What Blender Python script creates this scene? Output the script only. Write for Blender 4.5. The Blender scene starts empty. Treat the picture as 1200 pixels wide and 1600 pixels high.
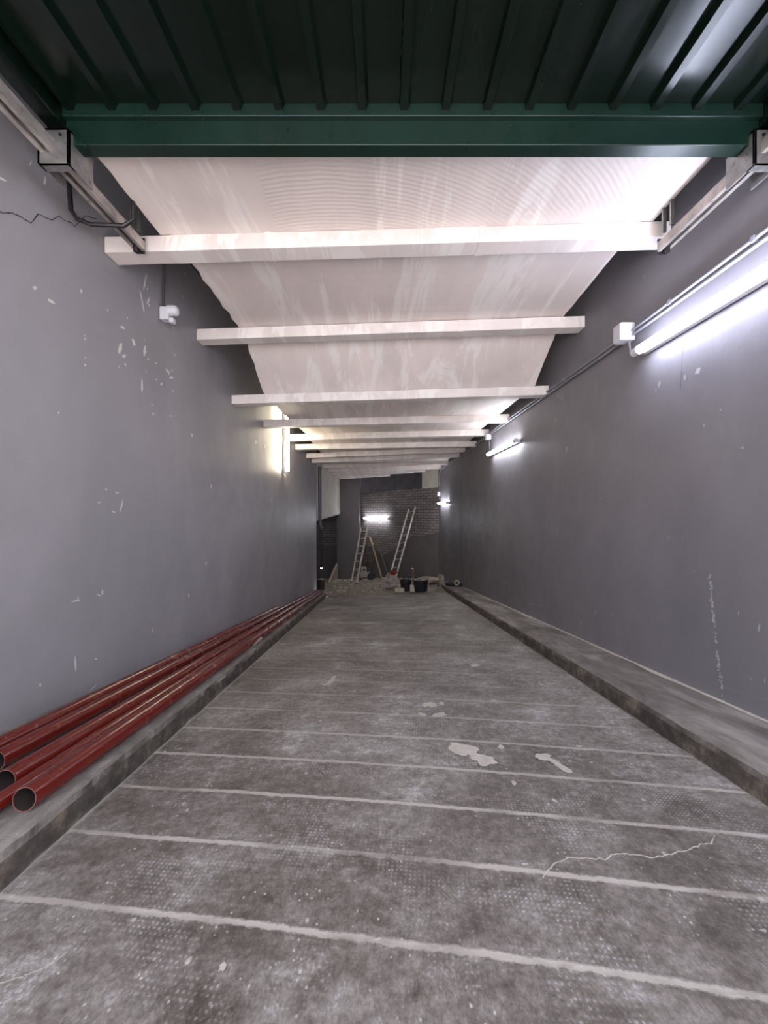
import bpy, bmesh, math, random
from mathutils import Vector, Matrix, noise
random.seed(7)
C = bpy.context.scene.collection
H = 0.85                      # camera height in metres; layout below is in units of H, y = forward, z = above eye level

# ---------------------------------------------------------------- camera, world, exposure
cam = bpy.data.cameras.new('camera'); camo = bpy.data.objects.new('camera', cam); C.objects.link(camo)
cam.sensor_fit = 'VERTICAL'; cam.sensor_height = 24; cam.lens = 24*600/1600
cam.clip_start = 0.02; cam.clip_end = 200
camo.location = (0, 0, H); camo.rotation_euler = (math.pi/2, 0, 0)
bpy.context.scene.camera = camo
vs = bpy.context.scene.view_settings
vs.view_transform = 'Standard'; vs.look = 'None'; vs.gamma = 1; vs.use_curve_mapping = False
vs.exposure = 1.05
world = bpy.data.worlds.new('world'); bpy.context.scene.world = world; world.use_nodes = True
bg = world.node_tree.nodes['Background']
bg.inputs[0].default_value = (0.86, 0.89, 1.0, 1); bg.inputs[1].default_value = 3.1
TUBE_E = 20.0
sun = bpy.data.lights.new('sun', 'SUN'); sun.energy = 12; sun.angle = .01; sun.color = (1, .97, .95)
suno = bpy.data.objects.new('sun', sun); C.objects.link(suno); suno.location = (0, -4, 9)
suno.rotation_euler = (math.radians(22), math.radians(5), 0)      # shines down on the yard outside, away from the entrance

# ---------------------------------------------------------------- geometry helpers
def P(x, y, z): return Vector((x*H, y*H, H + z*H))
def U(px, py, y): return P((px-600)/600*y, y, (800-py)/600*y)
def XL(y): return -(1.987 - .019*y)
def XR(y): return 2.015 - .005*y
def KL(y): return -(1.104 + .0383*y)
def KR(y): return 1.499 + .0044*y
def ss(a, b, t):
    t = max(0, min(1, (t-a)/(b-a))); return t*t*(3-2*t)
def ZF(x, y):                   # floor level
    sl = .121 - .0078*ss(9, 17, y)
    l = -(1+sl*y); r = -(1+.1025*y)
    t = max(0, min(1, (x+1.3)/2.85)); return l + (r-l)*t
def F(x, y, dz=0): return P(x, y, ZF(x, y)+dz)
def G(px, py, dz=0):            # depth at which the pixel ray meets the floor
    lo, hi = .3, 19
    for _ in range(50):
        y = (lo+hi)/2
        if (800-py)/600*y > ZF((px-600)/600*y, y)+dz: lo = y
        else: hi = y
    return lo
def yR(px, off=0): return (2.015-off)/((px-600)/600+.005)
def yL(px, off=0): return (1.987-off)/((600-px)/600+.019)

class MB:
    def __init__(s): s.v = []; s.f = []; s.uv = None
    def quad(s, a, b, c, d):
        n = len(s.v); s.v += [Vector(a), Vector(b), Vector(c), Vector(d)]; s.f.append((n, n+1, n+2, n+3))
    def poly(s, pts):
        n = len(s.v); s.v += [Vector(p) for p in pts]; s.f.append(tuple(range(n, n+len(pts))))
    def hexa(s, p):             # 8 points: 4 bottom then 4 top (same order)
        n = len(s.v); s.v += [Vector(q) for q in p]
        for f in ((0,3,2,1),(4,5,6,7),(0,1,5,4),(1,2,6,5),(2,3,7,6),(3,0,4,7)): s.f.append(tuple(n+i for i in f))
    def box(s, a, b):
        (x0,y0,z0),(x1,y1,z1) = a, b
        s.hexa([(x0,y0,z0),(x1,y0,z0),(x1,y1,z0),(x0,y1,z0),(x0,y0,z1),(x1,y0,z1),(x1,y1,z1),(x0,y1,z1)])
    def prism(s, pts, z0, z1):  # footprint in layout units, z0/z1 numbers or functions of (x,y)
        n = len(s.v); k = len(pts)
        g = lambda z, p: z(*p) if callable(z) else z
        s.v += [P(p[0], p[1], g(z0, p)) for p in pts] + [P(p[0], p[1], g(z1, p)) for p in pts]
        s.f.append(tuple(n+i for i in reversed(range(k)))); s.f.append(tuple(n+k+i for i in range(k)))
        for i in range(k): j = (i+1) % k; s.f.append((n+i, n+j, n+k+j, n+k+i))
    def frame(s, d):
        d = d.normalized(); u = Vector((0,0,1)) if abs(d.z) < .9 else Vector((0,1,0))
        a = d.cross(u).normalized(); return a, a.cross(d).normalized()
    def bar(s, p, q, w, h, taper=1):
        p, q = Vector(p), Vector(q); a, b = s.frame(q-p); a, b = a*w/2, b*h/2
        s.hexa([p-a-b, p+a-b, p+a+b, p-a+b, q-a*taper-b*taper, q+a*taper-b*taper, q+a*taper+b*taper, q-a*taper+b*taper])
    def tube(s, pts, r, n=12, cap=True, rs=None):
        pts = [Vector(p) for p in pts]; base = len(s.v); up = None
        for i, p in enumerate(pts):
            d = (pts[min(i+1, len(pts)-1)]-pts[max(i-1, 0)]).normalized()
            if up is None: a, b = s.frame(d)
            else: a = (up-d*up.dot(d)).normalized(); b = a.cross(d)
            up = a; rr = rs[i] if rs else r
            for k in range(n):
                t = 2*math.pi*k/n; s.v.append(p + a*math.cos(t)*rr + b*math.sin(t)*rr)
        for i in range(len(pts)-1):
            for k in range(n):
                o = base+i*n; j = (k+1) % n; s.f.append((o+k, o+j, o+n+j, o+n+k))
        if cap:
            s.f.append(tuple(base+k for k in reversed(range(n)))); e = base+(len(pts)-1)*n; s.f.append(tuple(e+k for k in range(n)))
    def lathe(s, c, prof, n=24, axis='z'):
        c = Vector(c); base = len(s.v)
        for r, z in prof:
            for k in range(n):
                t = 2*math.pi*k/n
                o = Vector((r*math.cos(t), r*math.sin(t), z))
                if axis == 'x': o = Vector((z, o.x, o.y))
                if axis == 'y': o = Vector((o.x, z, o.y))
                s.v.append(c+o)
        for i in range(len(prof)-1):
            for k in range(n):
                o = base+i*n; j = (k+1) % n; s.f.append((o+k, o+j, o+n+j, o+n+k))
    def blob(s, c, r, seed=0, sq=(1,1,1), rough=.3, sub=2):
        bm = bmesh.new(); bmesh.ops.create_icosphere(bm, subdivisions=sub, radius=1); n = len(s.v)
        for v in bm.verts:
            k = 1+rough*noise.noise(v.co*1.7+Vector((seed*3.1, seed*1.7, seed)))
            s.v.append(Vector(c)+Vector((v.co.x*sq[0], v.co.y*sq[1], v.co.z*sq[2]))*r*k)
        for f in bm.faces: s.f.append(tuple(n+v.index for v in f.verts))
        bm.free()
    def grid(s, nu, nv, fn):
        n = len(s.v)
        for j in range(nv+1):
            for i in range(nu+1): s.v.append(Vector(fn(i/nu, j/nv)))
        for j in range(nv):
            for i in range(nu):
                a = n+j*(nu+1)+i; s.f.append((a, a+1, a+nu+2, a+nu+1))
    def build(s, name, mat, parent=None, origin=None, bevel=0, smooth=False, uv=None, solid=0, subsurf=0):
        off = Vector(parent['_o']) if parent else (Vector(origin) if origin is not None else Vector((0,0,0)))
        me = bpy.data.meshes.new(name); me.from_pydata([v-off for v in s.v], [], s.f)
        if uv:
            l = me.uv_layers.new(name='UVMap')
            for lp in me.loops: l.data[lp.index].uv = uv[lp.vertex_index]
        bm = bmesh.new(); bm.from_mesh(me); bmesh.ops.recalc_face_normals(bm, faces=bm.faces); bm.to_mesh(me); bm.free()
        me.materials.append(mat)
        o = bpy.data.objects.new(name, me); C.objects.link(o)
        if smooth:
            for p in me.polygons: p.use_smooth = True
            md = o.modifiers.new('edges', 'EDGE_SPLIT'); md.split_angle = math.radians(40)
        if solid: md = o.modifiers.new('thick', 'SOLIDIFY'); md.thickness = solid; md.offset = -1
        if bevel: md = o.modifiers.new('bevel', 'BEVEL'); md.width = bevel; md.segments = 2; md.limit_method = 'ANGLE'
        if subsurf: md = o.modifiers.new('sub', 'SUBSURF'); md.levels = md.render_levels = subsurf
        if parent: o.parent = parent; o['_o'] = off
        else: o.location = off; o['_o'] = off
        ALL.append(o); return o
ALL = []
def thing(name, label, cat, loc, group=None):
    o = bpy.data.objects.new(name, None); C.objects.link(o); o.location = loc; o.empty_display_size = .05
    o['_o'] = Vector(loc); ALL.append(o); return tag(o, label, cat, group)
def tag(o, label, cat, group=None, kind=None):
    o['label'] = label; o['category'] = cat
    if group: o['group'] = group
    if kind: o['kind'] = kind
    return o
def struct(o): o['kind'] = 'structure'; return o

# ---------------------------------------------------------------- materials
def S(c):                        # sRGB 0-255 to linear
    f = lambda v: (v/255/12.92) if v/255 <= .04045 else ((v/255+.055)/1.055)**2.4
    return (f(c[0]), f(c[1]), f(c[2]), 1)
class N:
    def __init__(s, name):
        s.m = bpy.data.materials.new(name); s.m.use_nodes = True; s.t = s.m.node_tree; s.b = s.t.nodes['Principled BSDF']
        s.co = s.t.nodes.new('ShaderNodeTexCoord')
    def n(s, ty, **k):
        o = s.t.nodes.new('ShaderNode'+ty)
        for a, v in k.items(): setattr(o, a, v)
        return o
    def l(s, a, b): s.t.links.new(a, b)
    def map(s, scale=(1,1,1), src='Object', rot=(0,0,0)):
        m = s.n('Mapping'); m.inputs['Scale'].default_value = scale; m.inputs['Rotation'].default_value = rot
        s.l(s.co.outputs[src], m.inputs[0]); return m.outputs[0]
    def noise(s, scale, vec=None, det=5, rough=.6, dist=0):
        o = s.n('TexNoise'); o.inputs['Scale'].default_value = scale; o.inputs['Detail'].default_value = det
        o.inputs['Roughness'].default_value = rough; o.inputs['Distortion'].default_value = dist
        s.l(vec if vec else s.co.outputs['Object'], o.inputs['Vector']); return o.outputs[0]
    def ramp(s, f, stops):
        o = s.n('ValToRGB'); e = o.color_ramp.elements
        while len(e) < len(stops): e.new(.5)
        for i, (p, c) in enumerate(stops):
            e[i].position = p; e[i].color = c if len(c) == 4 else (c[0], c[0], c[0], 1)
        s.l(f, o.inputs[0]); return o.outputs[0]
    def step(s, f, a, b): return s.ramp(f, [(a, (0,)), (b, (1,))])
    def math(s, op, a, b=None):
        o = s.n('Math', operation=op)
        for i, v in enumerate((a, b)):
            if v is None: continue
            if isinstance(v, (int, float)): o.inputs[i].default_value = v
            else: s.l(v, o.inputs[i])
        return o.outputs[0]
    def mix(s, f, a, b, mode='MIX'):
        o = s.n('Mix', data_type='RGBA', blend_type=mode)
        for i, v in ((0, f), (6, a), (7, b)):
            if isinstance(v, (int, float)): o.inputs[i].default_value = v
            elif isinstance(v, tuple): o.inputs[i].default_value = v
            else: s.l(v, o.inputs[i])
        return o.outputs[2]
    def bump(s, h, st=.3, d=.01, prev=None):
        o = s.n('Bump'); o.inputs['Strength'].default_value = st; o.inputs['Distance'].default_value = d
        s.l(h, o.inputs['Height'])
        if prev: s.l(prev, o.inputs['Normal'])
        return o.outputs[0]
    def out(s, col=None, rough=None, nor=None, metal=0):
        for k, v in (('Base Color', col), ('Roughness', rough)):
            if v is None: continue
            if isinstance(v, (int, float, tuple)): s.b.inputs[k].default_value = v
            else: s.l(v, s.b.inputs[k])
        if nor: s.l(nor, s.b.inputs['Normal'])
        s.b.inputs['Metallic'].default_value = metal; return s.m
def simple(name, c, rough=.5, metal=0, var=.25, scale=8, bump=.15, dust=None, dl=.55):
    k = N(name); f = k.noise(scale)
    a = tuple(min(1, v*(1-var)) for v in S(c)[:3])+(1,); b = tuple(min(1, v*(1+var)) for v in S(c)[:3])+(1,)
    col = k.mix(k.step(f, .35, .65), a, b)
    if dust: col = k.mix(k.step(k.noise(scale*2.3, det=8), dl, dl+.15), col, S(dust))
    return k.out(col, k.ramp(k.noise(scale*3), [(.3, (max(.05, rough-.1),)), (.7, (min(1, rough+.1),))]), k.bump(k.noise(scale*6), bump, .003) if bump else None, metal)

def wall_mat(name, base, chips=.03, mott=.16, rough=.45, stain=(150,147,148)):
    k = N(name)
    big = k.noise(.9, k.map((1,1,.7)), 6, .6, .6)
    b = S(base); a = tuple(v*(1-mott) for v in b[:3])+(1,); c = tuple(v*(1+mott) for v in b[:3])+(1,)
    col = k.mix(k.step(big, .3, .7), a, c)
    # dusty scuffs, vertical
    scuff = k.math('MULTIPLY', k.step(k.noise(7, k.map((1,1,.25)), 8, .7), .6, .78), .22)
    col = k.mix(scuff, col, S(stain))
    # tiny spatter
    v = k.n('TexVoronoi', feature='F1'); v.inputs['Scale'].default_value = 6
    dm = k.n('VectorMath', operation='ADD'); k.l(k.map((1,1,.45)), dm.inputs[0])
    nz = k.n('TexNoise'); nz.inputs['Scale'].default_value = 14; k.l(k.co.outputs['Object'], nz.inputs['Vector'])
    sc = k.n('VectorMath', operation='SCALE'); k.l(nz.outputs['Color'], sc.inputs[0]); sc.inputs['Scale'].default_value = .14
    k.l(sc.outputs[0], dm.inputs[1]); k.l(dm.outputs[0], v.inputs['Vector'])
    spot = k.step(v.outputs['Distance'], chips+.02, chips)
    spot = k.ramp(v.outputs['Distance'], [(chips, (1,)), (chips+.025, (0,))])
    rnd = k.n('SeparateColor'); k.l(v.outputs['Color'], rnd.inputs[0])
    spot = k.math('MULTIPLY', spot, k.math('GREATER_THAN', rnd.outputs[0], .7))
    spot = k.math('MULTIPLY', spot, k.step(k.noise(1.1), .46, .56))
    col = k.mix(k.math('MULTIPLY', spot, .75), col, S((200,196,192)))
    nb = k.bump(k.noise(3, None, 4), .25, .02)
    nb = k.bump(k.noise(60, None, 3), .12, .002, nb)
    return k.out(col, k.ramp(k.noise(5), [(.3, (rough-.06,)), (.7, (rough+.12,))]), nb)
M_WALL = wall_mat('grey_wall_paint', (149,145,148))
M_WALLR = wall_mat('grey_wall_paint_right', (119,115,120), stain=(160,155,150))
M_WALLD = wall_mat('dusty_grey_render', (104,98,97), chips=.02, mott=.25, rough=.75, stain=(150,142,135))
def white_mat(name, base, ringed=True):
    k = N(name)
    col = k.mix(k.step(k.noise(2.2, k.map((1,.35,1)), 6), .35, .7), S(base), S(tuple(v*.90 for v in base)))
    # joint-compound streaks running along the room
    st = k.step(k.noise(1.6, k.map((2.4,.22,1)), 7, .7, 1.2), .52, .58)
    col = k.mix(k.math('MULTIPLY', st, .6), col, S((244,238,232)))
    nb = k.bump(k.noise(28, k.map((1,.3,1)), 5), .15, .004)
    if ringed:
        w = k.n('TexWave', wave_type='RINGS', rings_direction='SPHERICAL'); w.inputs['Scale'].default_value = 12
        w.inputs['Distortion'].default_value = 3; w.inputs['Detail'].default_value = 2; w.inputs['Detail Scale'].default_value = .6
        mp = k.n('Mapping'); mp.inputs['Location'].default_value = (.35,-3.6,0); mp.inputs['Scale'].default_value = (1,1,0)
        k.l(k.co.outputs['Object'], mp.inputs[0]); k.l(mp.outputs[0], w.inputs[0])
        sy = k.n('SeparateXYZ'); k.l(k.co.outputs['Object'], sy.inputs[0])
        msk = k.math('MULTIPLY', k.math('LESS_THAN', sy.outputs[1], 2.35), k.math('GREATER_THAN', sy.outputs[0], -.62))
        nb = k.bump(k.math('MULTIPLY', w.outputs[1], msk), .3, .004, nb)
    return k.out(col, .55, nb)
M_CEIL = white_mat('white_ceiling_render', (232,219,212))
M_BEAM = white_mat('white_beam_paint', (234,223,217), False)
M_BAND = simple('offwhite_render', (196,190,180), .8, var=.1, scale=4, bump=.5)
M_DARK = simple('unpainted_dark_render', (66,58,58), .9, var=.4, scale=3)
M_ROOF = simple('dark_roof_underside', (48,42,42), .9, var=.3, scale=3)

def floor_mat():
    k = N('ribbed_concrete_floor')
    n1 = k.noise(1.3, k.map((1,.8,1)), 8, .65, .5); n2 = k.noise(11, k.map((.6,1,1)), 8, .75); n3 = k.noise(40, None, 6, .7)
    f = k.math('ADD', k.math('MULTIPLY', n1, .42), k.math('ADD', k.math('MULTIPLY', n2, .33), k.math('MULTIPLY', n3, .25)))
    col = k.ramp(f, [(.39, S((72,64,58))), (.465, S((103,95,89))), (.54, S((136,129,124))), (.62, S((184,180,178)))])
    # imprinted little squares
    sep = k.n('SeparateXYZ'); k.l(k.map((1,1,1), rot=(0,0,.12)), sep.inputs[0])
    def cell(o, per):
        m = k.math('FRACT', k.math('MULTIPLY', o, 1/per)); return k.math('GREATER_THAN', m, .55)
    sq = k.math('MULTIPLY', cell(sep.outputs[0], .0125), cell(sep.outputs[1], .0125))
    patch = k.step(k.noise(3.3, None, 5, .6), .48, .62)
    sqf = k.math('MULTIPLY', sq, k.math('MULTIPLY', patch, k.step(n3, .4, .6)))
    col = k.mix(k.math('MULTIPLY', sqf, .45), col, S((205,202,202)))
    # white dust flecks
    v = k.n('TexVoronoi'); v.inputs['Scale'].default_value = 16
    k.l(k.map((1,.7,1)), v.inputs['Vector'])
    fl = k.math('MULTIPLY', k.ramp(v.outputs['Distance'], [(.06, (1,)), (.12, (0,))]), k.step(k.noise(4, None, 3), .5, .6))
    col = k.mix(k.math('MULTIPLY', fl, .55), col, S((214,208,202)))
    v2 = k.n('TexVoronoi'); v2.inputs['Scale'].default_value = 55; k.l(k.map((1,.8,1)), v2.inputs['Vector'])
    n5 = k.noise(170, k.map((1,.5,1)), 3, .7)
    fl2 = k.math('MULTIPLY', k.ramp(v2.outputs['Distance'], [(.1, (1,)), (.2, (0,))]), k.step(k.noise(9, None, 3), .5, .58))
    col = k.mix(k.math('MULTIPLY', fl2, .5), col, S((222,218,214)))
    col = k.mix(.55, col, k.ramp(n5, [(.3, (.25,)), (.7, (.8,))]), 'OVERLAY')
    # groove lines from UV (v = groove number), with ragged edges and fading
    uv = k.n('SeparateXYZ'); k.l(k.co.outputs['UV'], uv.inputs[0])
    vv = k.math('ADD', uv.outputs[1], k.math('MULTIPLY', k.math('SUBTRACT', k.noise(2.2, None, 2), .5), .06))
    vv = k.math('ADD', vv, k.math('MULTIPLY', k.math('SUBTRACT', n3, .5), .11))
    d = k.math('ABSOLUTE', k.math('SUBTRACT', k.math('FRACT', k.math('ADD', vv, .5)), .5))
    line = k.ramp(d, [(.022, (1,)), (.05, (0,))])
    brk = k.step(k.noise(1.7, k.map((1,3,1)), 4, .7), .33, .5)
    side = k.step(uv.outputs[0], .985, .999); side2 = k.step(uv.outputs[0], .012, .004)
    near = k.ramp(k.math('MULTIPLY', uv.outputs[1], .1), [(.25, (1,)), (.8, (.35,))])
    near = k.math('MULTIPLY', near, k.math('GREATER_THAN', uv.outputs[1], .6))
    lw = k.math('MULTIPLY', k.math('MULTIPLY', line, near), k.math('ADD', k.math('MULTIPLY', brk, .65), .25))
    col = k.mix(lw, col, S((184,176,168)))
    edge = k.ramp(uv.outputs[0], [(.0, (1,)), (.006, (0,))])
    col = k.mix(k.math('MULTIPLY', edge, .7), col, S((190,184,178)))
    h = k.math('ADD', k.math('MULTIPLY', sqf, .25), k.math('ADD', k.math('MULTIPLY', lw, .8), k.math('MULTIPLY', n3, .5)))
    return k.out(col, k.ramp(n2, [(.3, (.5,)), (.7, (.72,))]), k.bump(h, .5, .006))
M_FLOOR = floor_mat()
def kerb_mat(name, base, lo):
    k = N(name); n2 = k.noise(5, k.map((1,.35,1)), 9, .7, .4)
    col = k.ramp(n2, [(.33, S(lo)), (.52, S(base)), (.68, S(tuple(min(255, v+42) for v in base)))])
    sp = k.step(k.noise(26, None, 6, .75), .62, .72); col = k.mix(k.math('MULTIPLY', sp, .5), col, S((196,188,180)))
    # vertical faces take a darker mottled brown
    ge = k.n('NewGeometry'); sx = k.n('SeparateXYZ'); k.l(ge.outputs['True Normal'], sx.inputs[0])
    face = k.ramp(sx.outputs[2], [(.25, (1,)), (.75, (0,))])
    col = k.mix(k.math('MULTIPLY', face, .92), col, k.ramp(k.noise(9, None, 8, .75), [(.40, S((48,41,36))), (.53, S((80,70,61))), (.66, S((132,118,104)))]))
    return k.out(col, .8, k.bump(k.noise(26, None, 9, .75), .9, .016))
M_KERB = kerb_mat('concrete_kerb', (130,122,116), (88,81,75))
M_DUST = simple('builders_dust', (140,128,115), .95, var=.3, scale=5, bump=.5, dust=(196,186,170), dl=.5)
M_BRICK = None
def brick_mat():
    k = N('grey_painted_brick')
    b = k.n('TexBrick'); b.inputs['Scale'].default_value = 1; b.inputs['Brick Width'].default_value = .26; b.inputs['Row Height'].default_value = .085
    b.inputs['Mortar Size'].default_value = .012; b.inputs['Mortar Smooth'].default_value = .4
    b.inputs['Color1'].default_value = S((146,138,136)); b.inputs['Color2'].default_value = S((122,114,112)); b.inputs['Mortar'].default_value = S((78,70,68))
    dv = k.n('VectorMath', operation='ADD'); k.l(k.co.outputs['UV'], dv.inputs[0])
    nz = k.n('TexNoise'); nz.inputs['Scale'].default_value = 4; k.l(k.co.outputs['UV'], nz.inputs['Vector'])
    sc = k.n('VectorMath', operation='SCALE'); k.l(nz.outputs['Color'], sc.inputs[0]); sc.inputs['Scale'].default_value = .03
    k.l(sc.outputs[0], dv.inputs[1]); k.l(dv.outputs[0], b.inputs['Vector'])
    col = k.mix(k.math('MULTIPLY', k.step(k.noise(6, k.co.outputs['UV'], 7), .5, .7), .4), b.outputs[0], S((140,134,130)))
    return k.out(col, .7, k.bump(b.outputs['Fac'], -.8, .02))
M_BRICK = brick_mat()
def green_mat(name, rough=.3, base=(7,17,12)):
    k = N(name)
    col = k.mix(k.step(k.noise(3), .3, .7), S(base), S(tuple(v*1.25 for v in base)))
    sp = k.math('MULTIPLY', k.ramp(k.noise(90, None, 3), [(.74, (0,)), (.76, (1,))]), k.step(k.noise(5), .5, .6))
    col = k.mix(k.math('MULTIPLY', sp, .5), col, S((150,150,140)))
    return k.out(col, k.ramp(k.noise(6, k.map((1,.3,1))), [(.3, (rough-.06,)), (.7, (rough+.08,))]), k.bump(k.noise(2, None, 2), .12, .02))
M_GREEN = green_mat('green_door_paint', .22); M_GREENR = green_mat('green_rail_paint', .3, (14,32,26))
M_GALV = simple('galvanised_steel', (150,148,146), .38, .75, var=.25, scale=14, bump=.1, dust=(96,84,76), dl=.6)
M_TRACK = simple('worn_steel_track', (176,168,162), .38, .5, var=.3, scale=10, bump=.15, dust=(110,94,86), dl=.6)
M_BLACKMET = simple('dark_painted_steel', (38,34,36), .5, .3)
def red_mat():
    k = N('red_oxide_paint')
    col = k.mix(k.step(k.noise(4, k.map((1,.1,1))), .3, .7), S((92,22,17)), S((112,30,22)))
    col = k.mix(k.math('MULTIPLY', k.step(k.noise(40, k.map((1,.12,1)), 6), .64, .76), .15), col, S((176,120,106)))
    return k.out(col, k.ramp(k.noise(12), [(.3, (.2,)), (.7, (.3,))]))
M_RED = red_mat()
M_RIM = simple('rim', (120,76,70), .5, .2)
M_STEELIN = simple('bare_pipe_bore', (58,48,46), .6, .3)
M_PLASTIC = simple('white_plastic', (205,203,208), .4, var=.04, bump=0)
M_CONDUIT = simple('grey_conduit', (132,131,138), .45, var=.08, bump=0)
M_DCOND = simple('dark_grey_pipe', (70,66,68), .5, var=.1, bump=0)
M_ALU = simple('aluminium', (176,170,160), .42, .55, var=.15, scale=10, dust=(205,198,186), dl=.5)
M_WOOD = simple('pale_timber', (196,178,140), .6, var=.15, scale=10)
M_OLDWOOD = simple('grey_old_timber', (128,112,94), .8, var=.25, scale=10)
M_BLACKP = simple('black_rubber_plastic', (30,28,34), .45, var=.2, dust=(120,112,104), dl=.68)
M_BAG = simple('dusty_plastic_sack', (158,146,140), .45, var=.2, scale=14, bump=.6, dust=(120,92,88), dl=.58)
M_REDC = simple('red_cloth', (140,40,28), .8, var=.3, scale=20)
M_CHIP = simple('chipped_white_plaster', (212,206,200), .9, var=.08)
M_STAIN = simple('dried_plaster_splash', (188,180,170), .9, var=.1, scale=30, bump=.4)
M_CRACK = simple('dark_crack', (34,32,36), .9, var=.1, bump=0)
M_DCRACK = simple('wall_seam', (84,80,80), .9, var=.1, bump=0)
M_CONC = simple('pale_concrete_block', (186,176,158), .9, var=.15, scale=14, bump=.5)
def emit(name, c, e):
    k = N(name); k.b.inputs['Base Color'].default_value = (.8,.8,.8,1)
    k.b.inputs['Emission Color'].default_value = c; k.b.inputs['Emission Strength'].default_value = e; return k.m
M_TUBE = emit('cool_tube', (.74,.80,1,1), TUBE_E*1.25)
M_TUBE2 = emit('cool_tube_middle', (.90,.93,1,1), TUBE_E*1.1)
M_TUBEW = emit('warm_tube', (1,.88,.66,1), TUBE_E*1.8)
M_TUBEB = emit('far_tube', (.86,.91,1,1), TUBE_E*1.15)

# ---------------------------------------------------------------- floor
m = MB(); uvs = []
def gl(t): return 1.133 + .27*(t-1) + .0035*(t-1)**2
def gr(t): return 1.60 + .275*(t-4) + .003*(t-4)**2 - .012 - .03*max(0, 2.5-t)
nu, t0, t1, st = 16, -7, 26, .5
rows = int((t1-t0)/st)
for j in range(rows+1):
    t = t0+j*st; a, b = gl(t), gr(t)
    for i in range(nu+1):
        u = i/nu; y = a+(b-a)*u + .03*math.sin(u*3.1)*(1 if t > 0 else 1); x = KL(y)+(KR(y)-KL(y))*u
        m.v.append(F(x, y)); uvs.append((u, t))
for j in range(rows):
    for i in range(nu):
        a = j*(nu+1)+i; m.f.append((a, a+1, a+nu+2, a+nu+1))
n0 = len(m.v)
def farfloor(u, v):
    y = 7.6+v*12.4; x0 = KL(y) if y < 10.3 else -3.8; x = x0+(2.05-x0)*u
    d = -.008 if y < 9 else -.004
    return F(x, y, d)
m.grid(24, 40, farfloor); uvs += [(.5, .5)]*(len(m.v)-n0)
floor = struct(m.build('floor', M_FLOOR, uv=uvs, smooth=True))
m = MB(); m.quad((-12,-16,-.02), (12,-16,-.02), (12,-.9,.0), (-12,-.9,.0))
struct(m.build('floor_outside_bounce', simple('outside_bounce_paving', (192,188,186), .8)))  # unseen pale ground, added to bounce daylight up to the ceiling

# kerbs (lofted, with a chipped arris)
def kerb(name, K, X, y0, y1, hgt, sgn, amp):
    m = MB(); ny = 520
    def fn(u, v):
        y = y0+(y1-y0)*v; k = K(y); w = X(y); zf = ZF(k, y)
        nz = noise.noise(Vector((y*4, 3*sgn, 0))); n2 = noise.noise(Vector((y*15, 7*sgn, 2)))
        chip = amp*(max(0, nz)*1.4+max(0, n2)*.6)
        prof = [(0, -.05), (0, hgt*.35), (.004+chip*.3, hgt*.72), (.012+chip*.8, hgt*(.93)-chip*.3), (.035+chip*1.2, hgt), (.12, hgt+.002), (abs(w-k)*.6, hgt), (abs(w-k)+.004, hgt)]
        d, z = prof[round(u*7)]
        d2 = d + .006*noise.noise(Vector((y*9, z*30, sgn)))*(1 if 0 < round(u*7) < 5 else 0)
        return P(k+sgn*d2, y, zf+z)
    m.grid(7, ny, fn)
    y = y1; m.poly([fn(i/7, 1) for i in range(8)]+[F(X(y), y, -.05)])
    return struct(m.build(name, M_KERB, smooth=False))
kerb('trim_1', KL, XL, -1.0, 9.9, .115, -1, .035)
kerb('trim_2', KR, XR, -1.0, 11.2, .115, 1, .008)

# ---------------------------------------------------------------- walls
TOP = 2.45
m = MB(); m.prism([(XL(-1),-1), (XL(10.2),10.2), (-3.6,10.2), (-3.6,9.9), (XL(9.9)-.3,9.9), (XL(-1)-.3,-1)], -3.6, TOP)
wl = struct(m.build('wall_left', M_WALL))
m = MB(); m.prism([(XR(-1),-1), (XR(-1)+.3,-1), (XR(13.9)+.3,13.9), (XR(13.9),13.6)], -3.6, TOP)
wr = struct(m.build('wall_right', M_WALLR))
# oblique brick wall at the far end
bA, bB = (-1.06,17.0), (XR(13.6)-.001,13.6)
bd = Vector((bB[0]-bA[0], bB[1]-bA[1])).normalized(); bn = Vector((bd.y, -bd.x))   # towards the room
def BW(t, off=0, z=0):
    x = bA[0]+(bB[0]-bA[0])*t+bn.x*off; y = bA[1]+(bB[1]-bA[1])*t+bn.y*off; return P(x, y, z)
L = math.hypot(bB[0]-bA[0], bB[1]-bA[1])*H
m = MB(); uvs = []; nn = 60
for j in range(nn+1):
    t = j/nn; top = .80+.06*t + .035*noise.noise(Vector((t*22, 0, 0)))+.03*(int(t*34) % 3 == 0)
    for off, z in ((0, -3.4), (0, top), (-.3, top), (-.3, -3.4)):
        m.v.append(BW(t, off, z)); uvs.append((t*L+off*H*.2, z*H))
for j in range(nn):
    for k in range(3): a = j*4+k; m.f.append((a, a+1, a+5, a+4))
wb = struct(m.build('wall_back', M_BRICK, uv=uvs))
def bt(px):                      # parameter of back wall under a pixel column
    k = (px-600)/600; lo, hi = 0, 1
    for _ in range(40):
        t = (lo+hi)/2; x = bA[0]+(bB[0]-bA[0])*t; y = bA[1]+(bB[1]-bA[1])*t
        if x/y < k: lo = t
        else: hi = t
    return lo
def bz(px, py): t = bt(px); y = bA[1]+(bB[1]-bA[1])*t; return t, (800-py)/600*y
m = MB(); prev = None; jl = [(563,850),(585,853),(598,868),(612,862),(628,846),(634,842),(650,839),(662,837),(675,834),(687,831)]
for px, py in jl:
    t, z = bz(px, py); cur = (t, z)
    if prev: m.hexa([BW(prev[0],0,-3.3), BW(t,0,-3.3), BW(t,.03,-3.3), BW(prev[0],.03,-3.3), BW(prev[0],0,prev[1]), BW(t,0,z), BW(t,.03,z), BW(prev[0],.03,prev[1])])
    prev = cur
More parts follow.
